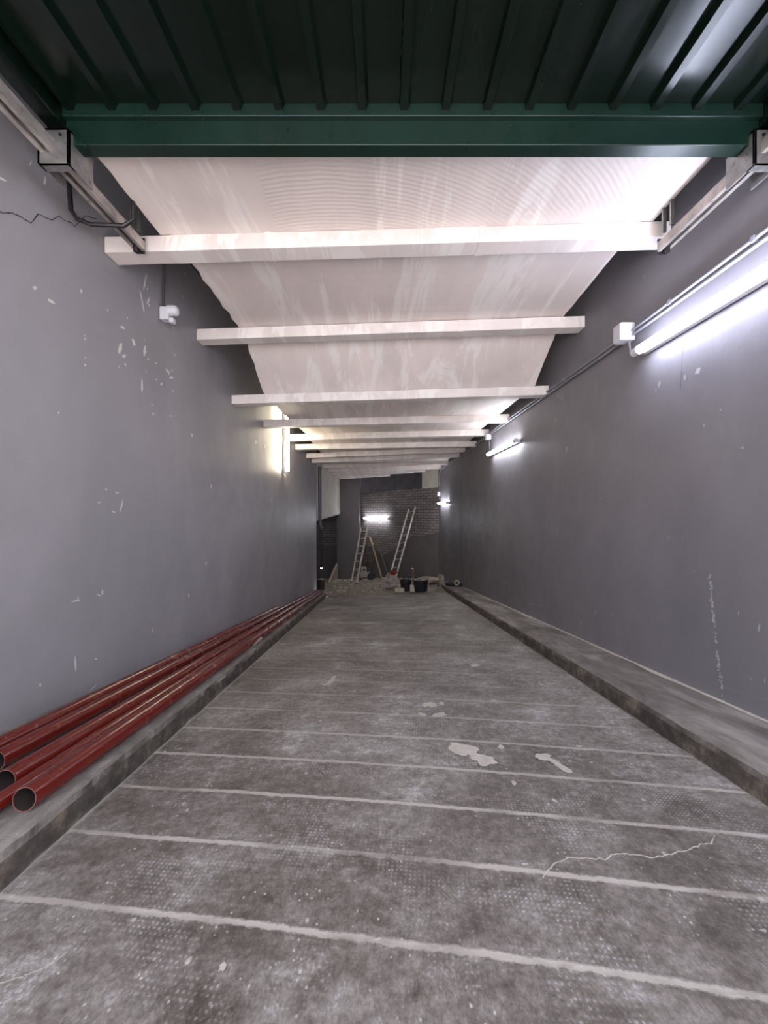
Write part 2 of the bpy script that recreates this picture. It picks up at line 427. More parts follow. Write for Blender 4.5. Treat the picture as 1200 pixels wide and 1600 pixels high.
m.build('render_layer', M_WALLD, wb)
# white upper pier at the right of the dark opening
m = MB(); ta = bt(660); m.hexa([BW(ta,.02,.86), BW(.999,.02,.88), BW(.999,-.3,.88), BW(ta,-.3,.86), BW(ta,.02,1.62), BW(.999,.02,1.62), BW(.999,-.3,1.62), BW(ta,-.3,1.62)])
m.build('upper_pier', M_BAND, wb)
# grey pier, recess and its walls on the left
m = MB(); m.prism([(-1.99,16.2), (-1.03,16.2), (-1.03,17.1), (-1.99,17.1)], -3.4, TOP)
struct(m.build('wall_pier', wall_mat('pier_paint', (98,91,91), chips=.01)))
m = MB(); m.prism([(-3.9,16.6), (-2.0,16.6), (-2.0,16.9), (-3.9,16.9)], -3.4, TOP)
o = m; wrb = struct(m.build('wall_recess_back', M_WALLD))
m = MB(); x0, x1 = -2.95, -2.0; m.box(P(x0,16.56,-1.45), P(x1,16.6,-.4))
uv = [((v.x), v.z) for v in m.v]; m.build('bare_brick_patch', M_BRICK, wrb, uv=uv)
m = MB(); m.prism([(-3.9,10.2), (-3.6,10.2), (-3.6,16.6), (-3.9,16.6)], -3.4, TOP)
struct(m.build('wall_recess_side', M_WALLD))
# white bulkhead above the recess
def bulk(u, v):
    y = 10.55+5.6*v; k = round(u*7)
    zb = -.26+.17*v + .03*noise.noise(Vector((y*3, 0, 5)))
    prof = [(-1.86, 1.42), (-1.86, .6), (-1.855, .1), (-1.84, zb+.12), (-1.85, zb+.04), (-1.88, zb), (-2.15, zb+.02), (-2.15, 1.42)]
    x, z = prof[k]; return P(x+.02*noise.noise(Vector((y*5, z*1.5, 1)))*(1 if 0 < k < 6 else 0), y, z)
m = MB(); m.grid(7, 50, bulk); m.poly([bulk(i/7, 0) for i in range(8)]); m.poly([bulk(i/7, 1) for i in range(8)])
struct(m.build('wall_bulkhead', M_BAND, smooth=True))
# dark void beyond and roof
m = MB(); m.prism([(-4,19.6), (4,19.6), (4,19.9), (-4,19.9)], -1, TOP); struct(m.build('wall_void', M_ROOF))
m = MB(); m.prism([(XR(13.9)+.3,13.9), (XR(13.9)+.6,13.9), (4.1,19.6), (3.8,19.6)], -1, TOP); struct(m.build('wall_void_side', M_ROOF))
m = MB(); m.prism([(-4.2,-1), (4.2,-1), (4.2,20), (-4.2,20)], TOP, TOP+.1); struct(m.build('roof', M_ROOF))

# ---------------------------------------------------------------- ceiling beams and slabs
beams = [  # left px, right px, left far-bottom py, right far-bottom py
 (162,1050,415,391), (306,915,540,521), (361,858,636,622), (411,797,670,661), (447,765,690,682), (461,745,704,699),
 (478,728,717,707), (487,719,724.5,715)]
BW_, BH = .14, .11
E = []
for lp, rp, lb, rb in beams:
    a, b = yL(lp), yR(rp)
    E.append((XL(a)+.004, a, (800-lb)/600*(a+BW_), XR(b)-.004, b, (800-rb)/600*(b+BW_)))
E.append((-1.84,11.3,1.29, XR(11.6)-.004,11.6,1.44))
E.append((-1.84,12.5,1.31, XR(13.0)-.004,13.0,1.47))
E.append((-1.84,13.5,1.32, 1.50,13.95,1.46))
E.append((-1.84,14.5,1.32, 1.12,14.37,1.47))
E.append((-1.84,15.5,1.33, .24,15.35,1.44))
ords = ['first','second','third','fourth','fifth','sixth','seventh','eighth','ninth','tenth','eleventh','twelfth','last']
for i, (xa, ya, za, xb, yb, zb) in enumerate(E):
    m = MB(); n = 24
    def fn(u, v):
        x = xa+(xb-xa)*v; y = ya+(yb-ya)*v; z = za+(zb-za)*v; k = round(u*4) % 4
        w = .004*noise.noise(Vector((v*9+i*7, k, i)))
        dx, dz = [(0,0),(BW_,0),(BW_,BH),(0,BH)][k]
        return P(x, y+dx+(w if k in (0,3) else 0), z+dz+(w if k < 2 else 0))
    base = 0
    for j in range(n+1):
        for k in range(4): m.v.append(fn(k/4, j/n))
    for j in range(n):
        for k in range(4): a = j*4+k; b = j*4+(k+1) % 4; m.f.append((a, b, b+4, a+4))
    m.f.append((3,2,1,0)); e = n*4; m.f.append((e, e+1, e+2, e+3))
    lab = {0: 'first white painted ceiling beam, directly behind the green garage door rail',
           1: 'second white ceiling beam from the garage door, spanning between grey walls',
           12: 'farthest and shortest white ceiling beam, beside the dark opening over the brick wall'}.get(i,
           f'{ords[i]} white ceiling beam counting back from the green garage door')
    o = m.build('ceiling_beam', M_BEAM, origin=P(xa, ya, za), bevel=.004)
    tag(o, lab, 'beam', 'white beams spanning the ceiling')
    if i in (0, 1, 3):           # skim-coated splices on the beam
        for f in ((.28,.66) if i == 0 else (.33,.68) if i == 1 else (.55,)):
            q = MB(); w = .012
            a, b = [Vector(fn(k/4, f)) for k in range(4)], [Vector(fn(k/4, f+w)) for k in range(4)]
            s = .003; d = [Vector((0,-s,-s)), Vector((0,s,-s)), Vector((0,s,0)), Vector((0,-s,0))]
            q.hexa([a[k]+d[k] for k in (0,1,2,3)]+[b[k]+d[k] for k in (0,1,2,3)]); q.build('splice_band', M_BEAM, o)
# slabs: underside follows the beam tops
SL, SR = -1.475, 1.82
m = MB()
def line(i, x, dy=0, dz=0):
    xa, ya, za, xb, yb, zb = E[i]; t = (x-xa)/(xb-xa); return (x, ya+(yb-ya)*t+dy, za+(zb-za)*t+BH+dz)
def rag(s, j): return (.006 if j < 25 else .018)*noise.noise(Vector((j*.9, s*5, 3)))
def strip(p, q, x0, x1, jag=True, ny=14, th=.07):
    n0 = len(m.v); nx = 2
    for k in range(ny+1):
        v = k/ny; a = p(x0), p(x1); b = q(x0), q(x1)
        l = Vector(a[0]).lerp(Vector(b[0]), v); r = Vector(a[1]).lerp(Vector(b[1]), v)
        l.x += rag(1, l.y*9); r.x += rag(2, r.y*9)*.5
        for c in (l, r): m.v.append(P(c.x, c.y, c.z+.001))
        for c in (l, r): m.v.append(P(c.x, c.y, c.z+th))
    for k in range(ny):
        a = n0+k*4; b = a+4
        m.f += [(a, a+1, b+1, b), (a+2, b+2, b+3, a+3), (a, b, b+2, a+2), (a+1, a+3, b+3, b+1)]
    m.f += [(n0, n0+2, n0+3, n0+1), (n0+ny*4, n0+ny*4+1, n0+ny*4+3, n0+ny*4+2)]
z0 = lambda y0: (lambda x: (x, y0, line(0, x)[2]+.0))
strip(z0(2.03), lambda x: line(0, x), SL-.07, SR+.05)
strip(lambda x: line(0, x), lambda x: line(1, x, BW_), SL, SR-.03)
def kn(x): a = line(1, x, BW_+.12, -.04); return a
strip(lambda x: line(1, x, BW_), kn, SL, SR-.02, ny=4)
strip(kn, lambda x: line(2, x), SL-.01, SR, ny=8)
for i in range(2, 9): strip(lambda x: line(i, x), lambda x: line(i+1, x), SL if i < 8 else -1.84, SR if i < 7 else 1.9)
strip(lambda x: line(9, x), lambda x: line(10, x), -1.84, 1.5)
strip(lambda x: line(10, x), lambda x: line(11, x), -1.84, 1.12)
strip(lambda x: line(11, x), lambda x: line(12, x), -1.84, .6)
struct(m.build('ceiling', M_CEIL))

# ---------------------------------------------------------------- garage door, overhead
dz0 = 2.03
dx0, dx1 = -1.60, 1.885
door = thing('garage_door', 'dark green ribbed metal garage door raised flat overhead', 'garage door', P(0.14, 1.97, dz0))
m = MB(); per = .207; prof = []; x = dx0+.02
pts = [(dx0, 0)]
while x < dx1-.06:
    pts += [(x, 0), (x+.006, -.036), (x+.040, -.036), (x+.054, 0)]; x += per
pts.append((dx1, 0)); n0 = len(m.v)
for yy in (-.7, 1.95):
    for (a, z) in pts: m.v.append(P(a, yy, dz0+z))
k = len(pts)
for i in range(k-1): m.f.append((i, i+1, k+i+1, k+i))
m.build('ribbed_panel', M_GREEN, door, solid=.002)
m = MB(); m.box(P(dx0,1.93,1.845), P(dx1,2.0,1.985)); m.box(P(dx0,1.905,1.965), P(dx1,2.02,2.03)); m.build('bottom_rail', M_GREENR, door, bevel=.003)
for s, a, b in ((-1, dx0-.09, dx0), (1, dx1, dx1+.07)):
    m = MB(); m.box(P(a,-.7,1.93), P(b,2.02,2.05)); m.build('side_rail', M_GREEN, door, bevel=.003)
for x0, x1, xt in ((-1.715,-1.56,-1.64), (1.835,1.975,1.9)):
    m = MB(); y0 = 1.90
    m.box(P(x0,y0,1.725), P(x1,y0+.012,1.90)); m.box(P(x0,y0,1.725), P(x0+.01,y0+.16,1.90)); m.box(P(x1-.01,y0,1.725), P(x1,y0+.16,1.90)); m.box(P(x0,y0,1.89), P(x1,y0+.16,1.90)); m.box(P(x0,y0,1.725), P(x1,y0+.05,1.7258))
    b = m.build('roller_bracket', M_GALV, door, bevel=.003)
    for bx in (x0+.04, x1-.04):
        q = MB(); q.lathe(P(bx, y0-.002, 1.865), [(.0,-.004),(.006,-.004),(.006,0)], 10, 'y'); q.build('bolt', M_BLACKMET, b)
# guide tracks
for side, xt, zt, ye in ((-1, -1.665, 1.80, 2.62), (1, 1.90, 1.795, 2.62)):
    t = thing('door_track', 'worn steel guide track of the garage door along the left wall' if side < 0 else 'worn steel guide track of the garage door along the right wall', 'track', P(xt, ye, zt), 'garage door guide tracks')
    w, h, th = .07, .062, .010
    m = MB(); prof = [(-w/2,h),(w/2,h),(w/2,0),(w/2-.022,0),(w/2-.022,th),(w/2-th,th),(w/2-th,h-th),(-w/2+th,h-th),(-w/2+th,th),(-w/2+.022,th),(-w/2+.022,0),(-w/2,0)]
    # channel opens sideways towards the door
    n0 = 0; K = len(prof)
    for yy in (-.2, ye):
        for a, z in prof: m.v.append(P(xt+a, yy, zt+z-.02))
    for i in range(K): j = (i+1) % K; m.f.append((i, j, K+j, K+i))
    m.f.append(tuple(reversed(range(K)))); m.f.append(tuple(range(K, 2*K)))
    m.build('channel', M_TRACK, t)
    m = MB(); 
    for dy in (-.14, -.07):
        m.box(P(xt-side*.035-.012, ye+dy, zt+.065), P(xt-side*.035+.012, ye+dy+.012, TOP-.01))
    m.build('hanger_strap', M_GALV, t)
    m = MB(); m.box(P(xt-.03, ye, zt-.035), P(xt+.03, ye+.01, zt+.07)); m.lathe(P(xt+.0, ye-.05, zt-.035), [(0,-.02),(.011,-.02),(.011,.015),(0,.015)], 10); m.build('end_stop', M_BLACKMET, t, bevel=.002)
# bent-bar bracket on the left wall behind the track
y = 2.42; c = [(-1.95,2.3,2.05), (-1.885,2.3,1.96), (-1.875,2.3,1.81), (-1.85,2.31,1.765), (-1.78,2.33,1.745), (-1.60,2.36,1.76), (-1.55,2.37,1.80), (-1.55,2.37,2.3)]
m = MB(); m.tube([P(*q) for q in c], .011, 8); tag(m.build('wall_bracket', M_BLACKMET, origin=P(-1.93,2.2,1.7), smooth=True), 'dark bent steel bar bracket fixed to left wall below the track', 'bracket')

# ---------------------------------------------------------------- tube lights
def tube_light(a, b, wn, label, mat, length_clip=None, r=.026):
    """a,b world points of tube axis; wn unit vector from wall to room"""
    t = thing('tube_light', label, 'light', (a+b)/2, 'tube lights on the walls')
    d = (b-a).normalized(); s = d.cross(wn).normalized(); 
    m = MB(); p, q = a-wn*.045, b-wn*.045; w = s*.022; h = wn*.018
    m.hexa([p-w-h, p+w-h, p+w+h, p-w+h, q-w-h, q+w-h, q+w+h, q-w+h]); m.build('housing', M_PLASTIC, t, bevel=.003)
    m = MB(); m.tube([a+d*.02, b-d*.02], r, 14); m.build('tube', mat, t, smooth=True)
    for e, sg in ((a, 1), (b, -1)):
        m = MB(); m.tube([e-d*sg*.03, e+d*sg*.022], r*1.06, 14); m.build('end_cap', M_PLASTIC, t, smooth=True)
    return t
wnR = Vector((-1,-.005,0)).normalized(); wnL = Vector((1,-.019,0)).normalized(); off = .09
def onR(y, z, o=off): return P(XR(y)-o, y, z)
def onL(y, z, o=off): return P(XL(y)+o, y, z)
tube_light(onR(1.42,1.216), onR(2.90,1.216), wnR, 'nearest bright tube light, on right wall below the conduit', M_TUBE)
tube_light(onR(5.55,1.03), onR(6.98,1.045), wnR, 'middle one of the three tube lights on the right wall', M_TUBE2)
tube_light(onR(11.5,.28), onR(13.2,.30), wnR, 'farthest tube light on right wall, next to the brick wall corner', M_TUBE2)
tube_light(onL(7.02,.72), onL(7.02,2.0), wnL, 'upright warm tube light on left wall, crossed by a ceiling beam', M_TUBEW)
bn3 = Vector((bn.x, bn.y, 0)); zt = -.27
tube_light(BW(bt(571), .09, zt), BW(bt(608.5), .09, zt), bn3, 'tube light on far brick wall above the ladders', M_TUBEB, r=.03)

# ---------------------------------------------------------------- conduits and boxes
def conduit(pts, r, label, mat=M_CONDUIT, name='conduit', clips=None, wn=None):
    o = thing(name, label, 'conduit', pts[0]); m = MB(); m.tube(pts, r, 10); m.build('pipe_run', mat, o, smooth=True)
    if clips:
        for p in clips:
            m = MB(); a = Vector(p); m.box(a-Vector((r*1.3,.01,r*1.5)), a+Vector((r*1.3,.01,r*1.5))); m.build('clip', mat, o, bevel=.002)
    return o
pr = lambda y, z, o=.028: onR(y, z, o)
up = [pr(y, 1.452+.012*math.sin(y*1.3)) for y in [.2+.4*i for i in range(33)]]
lo = [pr(y, 1.418+.010*math.sin(y*1.1+1), .024) for y in [.2+.4*i for i in range(33)]]
conduit(up, .0095, 'upper grey conduit of the pair running along the right wall', clips=[pr(y, 1.452+.012*math.sin(y*1.3)) for y in (2.05, 2.65, 4.2, 5.0, 6.6)])
conduit(lo[:]+[pr(13.2,1.40), pr(13.3,1.3), pr(13.3,.42)], .0095, 'lower grey conduit on right wall, dropping to the farthest tube light')
def jbox(c, s, label, name='junction_box', wn=wnR, cat='electrical box'):
    t = thing(name, label, cat, c); m = MB(); v = Vector(s)/2; m.box(c-v, c+v); m.build('body', M_PLASTIC, t, bevel=.006)
    m = MB(); d = wn*(s[0]/2+.002)
    v2 = Vector((.004, s[1]*.46, s[2]*.46)); m.box(c+d-v2, c+d+v2); m.build('lid', M_PLASTIC, t, bevel=.003); return t
c = pr(3.10, 1.44, .06); jbox(c, (.095,.085,.12), 'white junction box on right wall conduit, beside the nearest tube light')
conduit([pr(3.07,1.36,.04), pr(3.05,1.25,.04), pr(2.93,1.216,.06)], .008, 'short grey cable from white junction box to nearest tube light', name='cable')
c = pr(7.1, 1.385, .05); jbox(c, (.07,.10,.08), 'small white junction box above the middle right tube light')
conduit([pr(7.1,1.33,.03), pr(7.1,1.08,.03), pr(7.0,1.05,.05)], .008, 'short upright conduit down to the middle right tube light')
c = pr(13.3, .62, .05); jbox(c, (.07,.12,.12), 'small white box over the farthest tube light on right wall')
# left wall detector
yy = yL(262, .06); c = P(XL(yy)+.06, yy, (800-491)/600*yy)
t = thing('motion_sensor', 'white sensor box with round head on left wall under its conduit', 'sensor', c)
m = MB(); m.box(c-Vector((.045,.03,.05)), c+Vector((.02,.03,.045))); m.build('body', M_PLASTIC, t, bevel=.006)
m = MB(); m.lathe(c+Vector((.035,-.01,.02)), [(0,.05),(.02,.048),(.034,.036),(.037,.02),(.037,-.02),(0,-.03)], 20, 'x'); m.build('round_head', M_PLASTIC, t, smooth=True)
m = MB(); m.box(c+Vector((.02,-.025,-.07)), c+Vector((.055,.015,-.035))); m.build('knuckle', M_PLASTIC, t, bevel=.006)
a = onL(yy, 2.3, .03); conduit([a, c+Vector((-.03,0,.05))], .009, 'dark upright conduit above the white sensor on left wall', M_DCOND)
# conduit beside the left tube
conduit([onL(7.25,.75,.025), onL(7.25,2.2,.025)], .008, 'thin dark conduit beside the upright tube light', M_DCOND)
# pipes by the left wall corner
xc = XL(10.2)
conduit([P(xc-.06,10.226,1.25), P(xc-.06,10.226,-.2), P(xc-.045,10.226,-.32), P(xc+.0,10.24,-.42)], .022, 'thin drain pipe at the end corner of left wall', M_DCOND, 'drain_pipe')
conduit([P(xc+.03,10.55,1.25), P(xc+.035,10.55,-.1), P(xc+.05,10.5,-.35), P(xc+.10,10.5,-.46)], .04, 'thicker dark drain pipe next to the white bulkhead', simple('thick_pipe_grey', (82,80,86), .5, var=.1), 'drain_pipe')  # thick pipe in its own plain bluish grey
conduit([P(-2.15,13.2,-.28), P(-2.15,13.2,-1.75)], .01, 'thin cable hanging in the left recess above the tiny lamp', M_BLACKMET, 'cable')
c = P(-2.15,13.2,-1.90); t = thing('work_lamp', 'tiny glowing lamp hanging in the far left recess', 'lamp', c)
m = MB(); m.lathe(c, [(.0,.13),(.02,.12),(.03,.06),(.05,.03),(.055,.0)], 14); m.build('lamp_holder', M_BLACKMET, t, smooth=True)
m = MB(); m.blob(c-Vector((0,0,.01)), .035, 1, rough=0); m.build('bulb', emit('tiny_bulb', (.8,1,.95,1), 6), t, smooth=True)

# ---------------------------------------------------------------- red pipes on the left kerb
def red_pipe(p0, p1, r, label, sag=0):
    t = thing('steel_pipe', label, 'pipe', p0, 'red steel pipes on the left kerb')
    n = 20; ax = [p0.lerp(p1, i/n)+Vector((.0012*math.sin(i*.9), 0, 0)) for i in range(n+1)]
    m = MB(); m.tube(ax, r, 28, cap=False)
    pw = m.build('pipe_wall', M_RED, t, smooth=True)
    m = MB(); m.tube(ax, r*.92, 28, cap=False); m.build('bore', M_STEELIN, t, smooth=True)
    d = (p1-p0).normalized(); m = MB(); a, b = m.frame(d)
    for e, sg in ((p0, -1),):
        q = e+d*sg*.0005; n0 = len(m.v)
        for k in range(28):
            an = 2*math.pi*k/28; o = a*math.cos(an)+b*math.sin(an); m.v += [q+o*r*.92, q+o*r]
        for k in range(28): i, j = n0+2*k, n0+2*((k+1) % 28); m.f.append((i, i+1, j+1, j))
    m.build('cut_rim', M_RIM, pw)
r = .041
def kp(x, y, lift=0): return P(x, y, ZF(KL(y), y)+.117+r+lift)
red_pipe(kp(-1.255,1.34), kp(-1.555,9.6), r*H, 'red steel pipe nearest the kerb edge, its open end facing out')
red_pipe(kp(-1.432,1.45), kp(-1.645,9.75), r*H, 'second red steel pipe from the kerb edge, open end showing')
red_pipe(kp(-1.610,1.59), kp(-1.752,9.85), r*H, 'third red steel pipe from kerb edge, cut off by the left frame edge')
red_pipe(kp(-1.335,.9,-.011), kp(-1.432,4.2,-.011), .030*H, 'low red steel pipe wedged between the two nearest pipes')
red_pipe(kp(-1.725,1.6), kp(-1.818,6.5), r*H*.97, 'rearmost red steel pipe, tight against the grey left wall')
# small angle section on the kerb
y = 3.9; o = MB(); x = KL(y)-.05
o.box(F(x-.02,y-.25,.118), F(x+.02,y-.25,.124)+Vector((0,.42*H,-.05*H))); tag(o.build('metal_strip', M_GALV, origin=F(x,y,.118)), 'short metal strip lying on the left kerb edge beside the pipes', 'metal strip')

# ---------------------------------------------------------------- marks on walls and floor
def onwall(px, py, side, o=.003):
    y = yL(px, o) if side < 0 else yR(px, o); return U(px, py, y)
def splat(m, px, py, w, h, side, rot=0, seed=0):
    n = 10; ring = []
    for k in range(n):
        t = 2*math.pi*k/n; q = 1+.7*noise.noise(Vector((math.cos(t)*1.3+seed*7.3, math.sin(t)*1.3, seed)))
        x, y = math.cos(t)*w*q, math.sin(t)*h*q; ring.append((px+x*math.cos(rot)-y*math.sin(rot), py+x*math.sin(rot)+y*math.cos(rot)))
    top = [onwall(a, b, side) for a, b in ring]; m.poly(top)
rn = random.Random(3)
m = MB()
for i, (px, py, w, h, rt) in enumerate([(55,450,4,2.5,.7),(80,471,6,2,.5),(127,455,2,3,0),(188,545,2.5,9,.2),(194,556,3,3,0),(209,535,2,7,-.3),(226,548,2,8,.1),(192,512,4,2,.6),(222,602,1.5,11,0),(232,470,1.5,6,.3),(227,440,1.5,14,.15),(222,470,1,18,-.2),(262,580,2,5,-.4),(268,590,3,2,0),(252,600,1.5,3,0),
    (118,1037,1.6,12,-.06),(118,939,8,.9,-.15),(122,935,.9,4,0),(160,925,1.2,4,0),(155,930,4,.9,.3),(190,790,1.2,9,.2),(183,770,3,1,0),(178,800,3,1.2,.5),(228,1044,1.5,3,0),(155,785,2,1.2,0),(166,765,2,1,.6),(145,1075,8,.8,-.7),(63,1070,1.5,3,0),(238,985,.9,4,.1),(70,283,2,6,.1),(48,255,1,4,.3),(4,280,6,2,.5),(92,645,1.2,2,0),(133,570,2,2,0),(300,680,1.3,3,0),(330,760,1,3,0),(150,1030,2,1,0),(96,1145,1,2,0),(295,930,1,3,0),(322,880,1,3,.3),(400,690,.8,3,0),(414,697,.8,3,0)]):
    splat(m, px, py, w, h, -1, rt, i)
for i in range(26):
    splat(m, rn.uniform(130,290), 420+rn.gauss(120,60), rn.uniform(.6,1.3), rn.uniform(.8,2.6), -1, rn.uniform(-.6,.6), i+60)
m.build('paint_chips', M_CHIP, wl)['kind'] = 'stuff'
m = MB()
for i, (px, py, w, h, rt) in enumerate([(1186,980,2.4,9,.1),(1173,1061,1.2,4,-.5),(1195,1063,1.2,6,0),(1085,893,1.5,2,0),(1154,958,1,5,.1),(930,957,1.5,5,.1),(907,972,1,4,0),(955,960,1,4,0),(980,1026,3,1.4,.3),(885,703,2,7,.15),(872,618,1.2,4,0),(878,622,1.2,4,.2),(868,658,1.2,5,0),(1090,580,5,7,.5),(1070,590,2,6,0),(1030,600,2,7,.2),(1025,610,1,5,0),(1007,432,1.5,3,0),(1100,665,2,3,0),(1160,700,3,3,0),(832,944,7,.7,.3),(845,946,5,.6,.3),(790,910,.8,3,0),(812,748,1.3,1.6,0),(800,745,1,1,0),(1126,640,2,2,0),(940,780,1,3,0),(870,835,1,4,0),(1045,840,1,3,0)]):
    splat(m, px, py, w*.8, h*.8, 1, rt, i+100)
m.build('paint_chips', simple('faint_chip', (158,155,156), .9, var=.1), wr)['kind'] = 'stuff'
m = MB()
for i in range(90):
    t = rn.random(); splat(m, 1110+20*t**1.3+rn.gauss(0,1.2), 896+200*t, rn.uniform(.5,1.6), rn.uniform(.8,2.4), 1, 0, i+200)
m.build('chalky_streak', simple('chalk', (178,178,184), .9, var=.05), wr)['kind'] = 'stuff'
def ribbon(m, pts, w, side=None, dz=.004, fn=None, jit=0):
    q = [pts[0]]
    for a, b in zip(pts, pts[1:]):
        n = max(1, int(math.hypot(b[0]-a[0], b[1]-a[1])/5))
        for k in range(1, n+1):
            t = k/n; q.append((a[0]+(b[0]-a[0])*t+jit*noise.noise(Vector((k*1.7, a[0], 0))), a[1]+(b[1]-a[1])*t+jit*noise.noise(Vector((k*1.7, a[0], 9)))))
    P3 = [fn(*p) for p in q]; ww = w
    for i in range(len(P3)-1):
        a, b = P3[i], P3[i+1]; nrm = Vector((1,0,0)) if side else Vector((0,0,1))
        w = ww*(1+(.8*noise.noise(Vector((i*.9, 3, 1))) if jit else 0)); d = (b-a).cross(nrm).normalized()*w/2; m.quad(a-d, a+d, b+d, b-d)
m = MB(); ribbon(m, [(-20,333),(0,331),(20,333),(35,340),(48,349),(60,334),(80,344),(92,338),(118,352),(133,337),(152,342)], .0035, -1, jit=3, fn=lambda a, b: onwall(a, b, -1)); m.build('crack', M_CRACK, wl)
m = MB(); ribbon(m, [(719.5,742),(720,800),(721,928)], .022, 1, fn=lambda a, b: onwall(a, b, 1)); m.build('seam', M_DCRACK, wr)
m = MB(); ribbon(m, [(1068,536),(1066,560),(1063,610)], .002, 1, fn=lambda a, b: onwall(a, b, 1)); m.build('crack', M_CRACK, wr)
m = MB(); ribbon(m, [(1050,1044),(1070,1051),(1100,1060),(1130,1071),(1160,1084),(1200,1094),(1240,1106)], .002, 1, fn=lambda a, b: onwall(a, b, 1)); m.build('crack', M_CRACK if False else M_CONDUIT, wr)
m = MB(); ribbon(m, [(808,803),(780,812),(750,821),(722,825),(700,829)], .012, 1, fn=lambda a, b: onwall(a, b, 1)); m.build('render_joint', simple('joint_dust', (140,134,130), .9), wr)
m = MB(); ribbon(m, [(801,700),(802,760),(803,830),(804,900)], .010, 1, fn=lambda a, b: onwall(a, b, 1)); m.build('render_joint', simple('joint_dust_pale', (134,129,127), .9), wr)
# ragged white plaster residue where the right wall meets its kerb
m = MB(); ys = [1.0+.12*i for i in range(70)]
for a, b in zip(ys, ys[1:]):
    w = lambda y: .03+.06*max(0, noise.noise(Vector((y*2, 9, 1))))+.012*noise.noise(Vector((y*11, 4, 1)))
    z = lambda y: ZF(KR(y), y)+.1175
    m.quad(P(XR(a)-w(a),a,z(a)), P(XR(a),a,z(a)), P(XR(b),b,z(b)), P(XR(b)-w(b),b,z(b)))
m.build('plaster_residue', M_STAIN, floor)['kind'] = 'stuff'
def fp(px, py, dz=.003): y = G(px, py); return U(px, py, y)+Vector((0,0,dz))
m = MB(); ribbon(m, [(848,1374),(856,1362),(868,1350),(890,1342),(925,1343),(945,1344),(955,1337),(975,1335),(1020,1342),(1050,1337),(1085,1325),(1110,1318),(1116,1306)], .003, fn=fp, jit=4); m.build('crack', M_STAIN, floor)
m = MB(); ribbon(m, [(0,1538),(30,1530),(60,1518),(100,1496)], .0018, fn=fp, jit=3); m.build('crack', M_STAIN, floor)
def fsplat(px, py, w, h, rot, seed):
    m = MB(); n = 36; ring = []
    for k in range(n):
        t = 2*math.pi*k/n; q = 1+.55*noise.noise(Vector((math.cos(t)*1.6+seed*3.3, math.sin(t)*1.6, seed)))+.12*noise.noise(Vector((math.cos(t)*7, math.sin(t)*7, seed)))
        x, y = math.cos(t)*w*q, math.sin(t)*h*q; ring.append(fp(px+x*math.cos(rot)-y*math.sin(rot), py+x*math.sin(rot)+y*math.cos(rot), .0035))
    m.poly(ring); m.build('plaster_splash', M_STAIN, floor)
for i, a in enumerate([(722,1172,24,8,.18),(755,1188,20,8,.2),(850,1184,14,5,.15),(874,1197,20,4,.55),(674,1102,10,4,.1),(686,1118,12,3.5,-.1),(665,1102,5,3,.2),(518,1064,9,3,-.9),(512,1068,8,1.4,-.5),(742,1040,8,2.4,.0),(783,1168,6,3,.5),(348,1513,8,5,-1),(208,1440,5,3,-.5),(820,1352,6,1.6,0),(690,1100,4,2,0),(660,1117,7,2,.1),(590,1470,7,2,-.3),(905,1167,5,1.5,0),(866,1252,5,2,.5),(857,1258,2,2,0),(803,1225,4,3,.9)]): fsplat(*a, i+1)

# ---------------------------------------------------------------- far end: dust layer and rubble
m = MB()
def dust(u, v):
    y = 9.5+6.6*v; x0 = -3.5 if y > 10.4 else KL(y)+.02; xr = min(1.93 if y > 11.3 else 1.45, (17-y)/1.107-1.2); x = x0+(xr-x0)*u
    e = min(u, 1-u)*8; edge = ss(0, 1, min(e, 1))*ss(0, .3, v+.03*noise.noise(Vector((x*2, 0, 0))))
    h = (.02+.10*max(0, noise.noise(Vector((x*1.1, y*.8, 2)))+.15)+.03*noise.noise(Vector((x*5, y*4, 1))))*edge
    return F(x, y, h*.6-.006)
m.grid(90, 90, dust)
tag(m.build('dust_and_rubble', M_DUST, smooth=True), 'thin pale layer of dust and rubble over the far floor', 'rubble', kind='stuff')
m = MB()
for i in range(200):
    y = rn.uniform(10.5,15.8); x = rn.uniform(-2.0, min(1.3, (17-y)/1.107-1.4)); s = rn.uniform(.012,.035)
    if y > 11.5 and rn.random() < .3: s *= 1.6
    m.blob(F(x, y, .03), s, i, (1,1,.6), .5, 1)
tag(m.build('rubble_chips', M_CONC), 'small loose rubble bits scattered over the dusty far floor', 'rubble', kind='stuff')

def ladder(name, label, feet, tops, n, f0, f1, mat, group='ladders at the far end', t=None, part='rail', w=.028, rr=.012):
    if t is None: t = thing(name, label, 'ladder', (feet[0]+feet[1])/2, group)
    for a, b in zip(feet, tops):
        m = MB(); m.bar(a, b, w, w*1.6); rl = m.build(part, mat, t, bevel=.003)
        d = (b-a).normalized(); m = MB(); m.bar(a-d*.012, a+d*.03, w*1.25, w*1.9); m.build('rubber_foot', M_BLACKP, rl)
    for i in range(n):
        f = f0+(f1-f0)*i/(n-1); m = MB(); m.tube([feet[0].lerp(tops[0], f), feet[1].lerp(tops[1], f)], rr, 8); m.build('rung', mat, t, smooth=True)
    return t
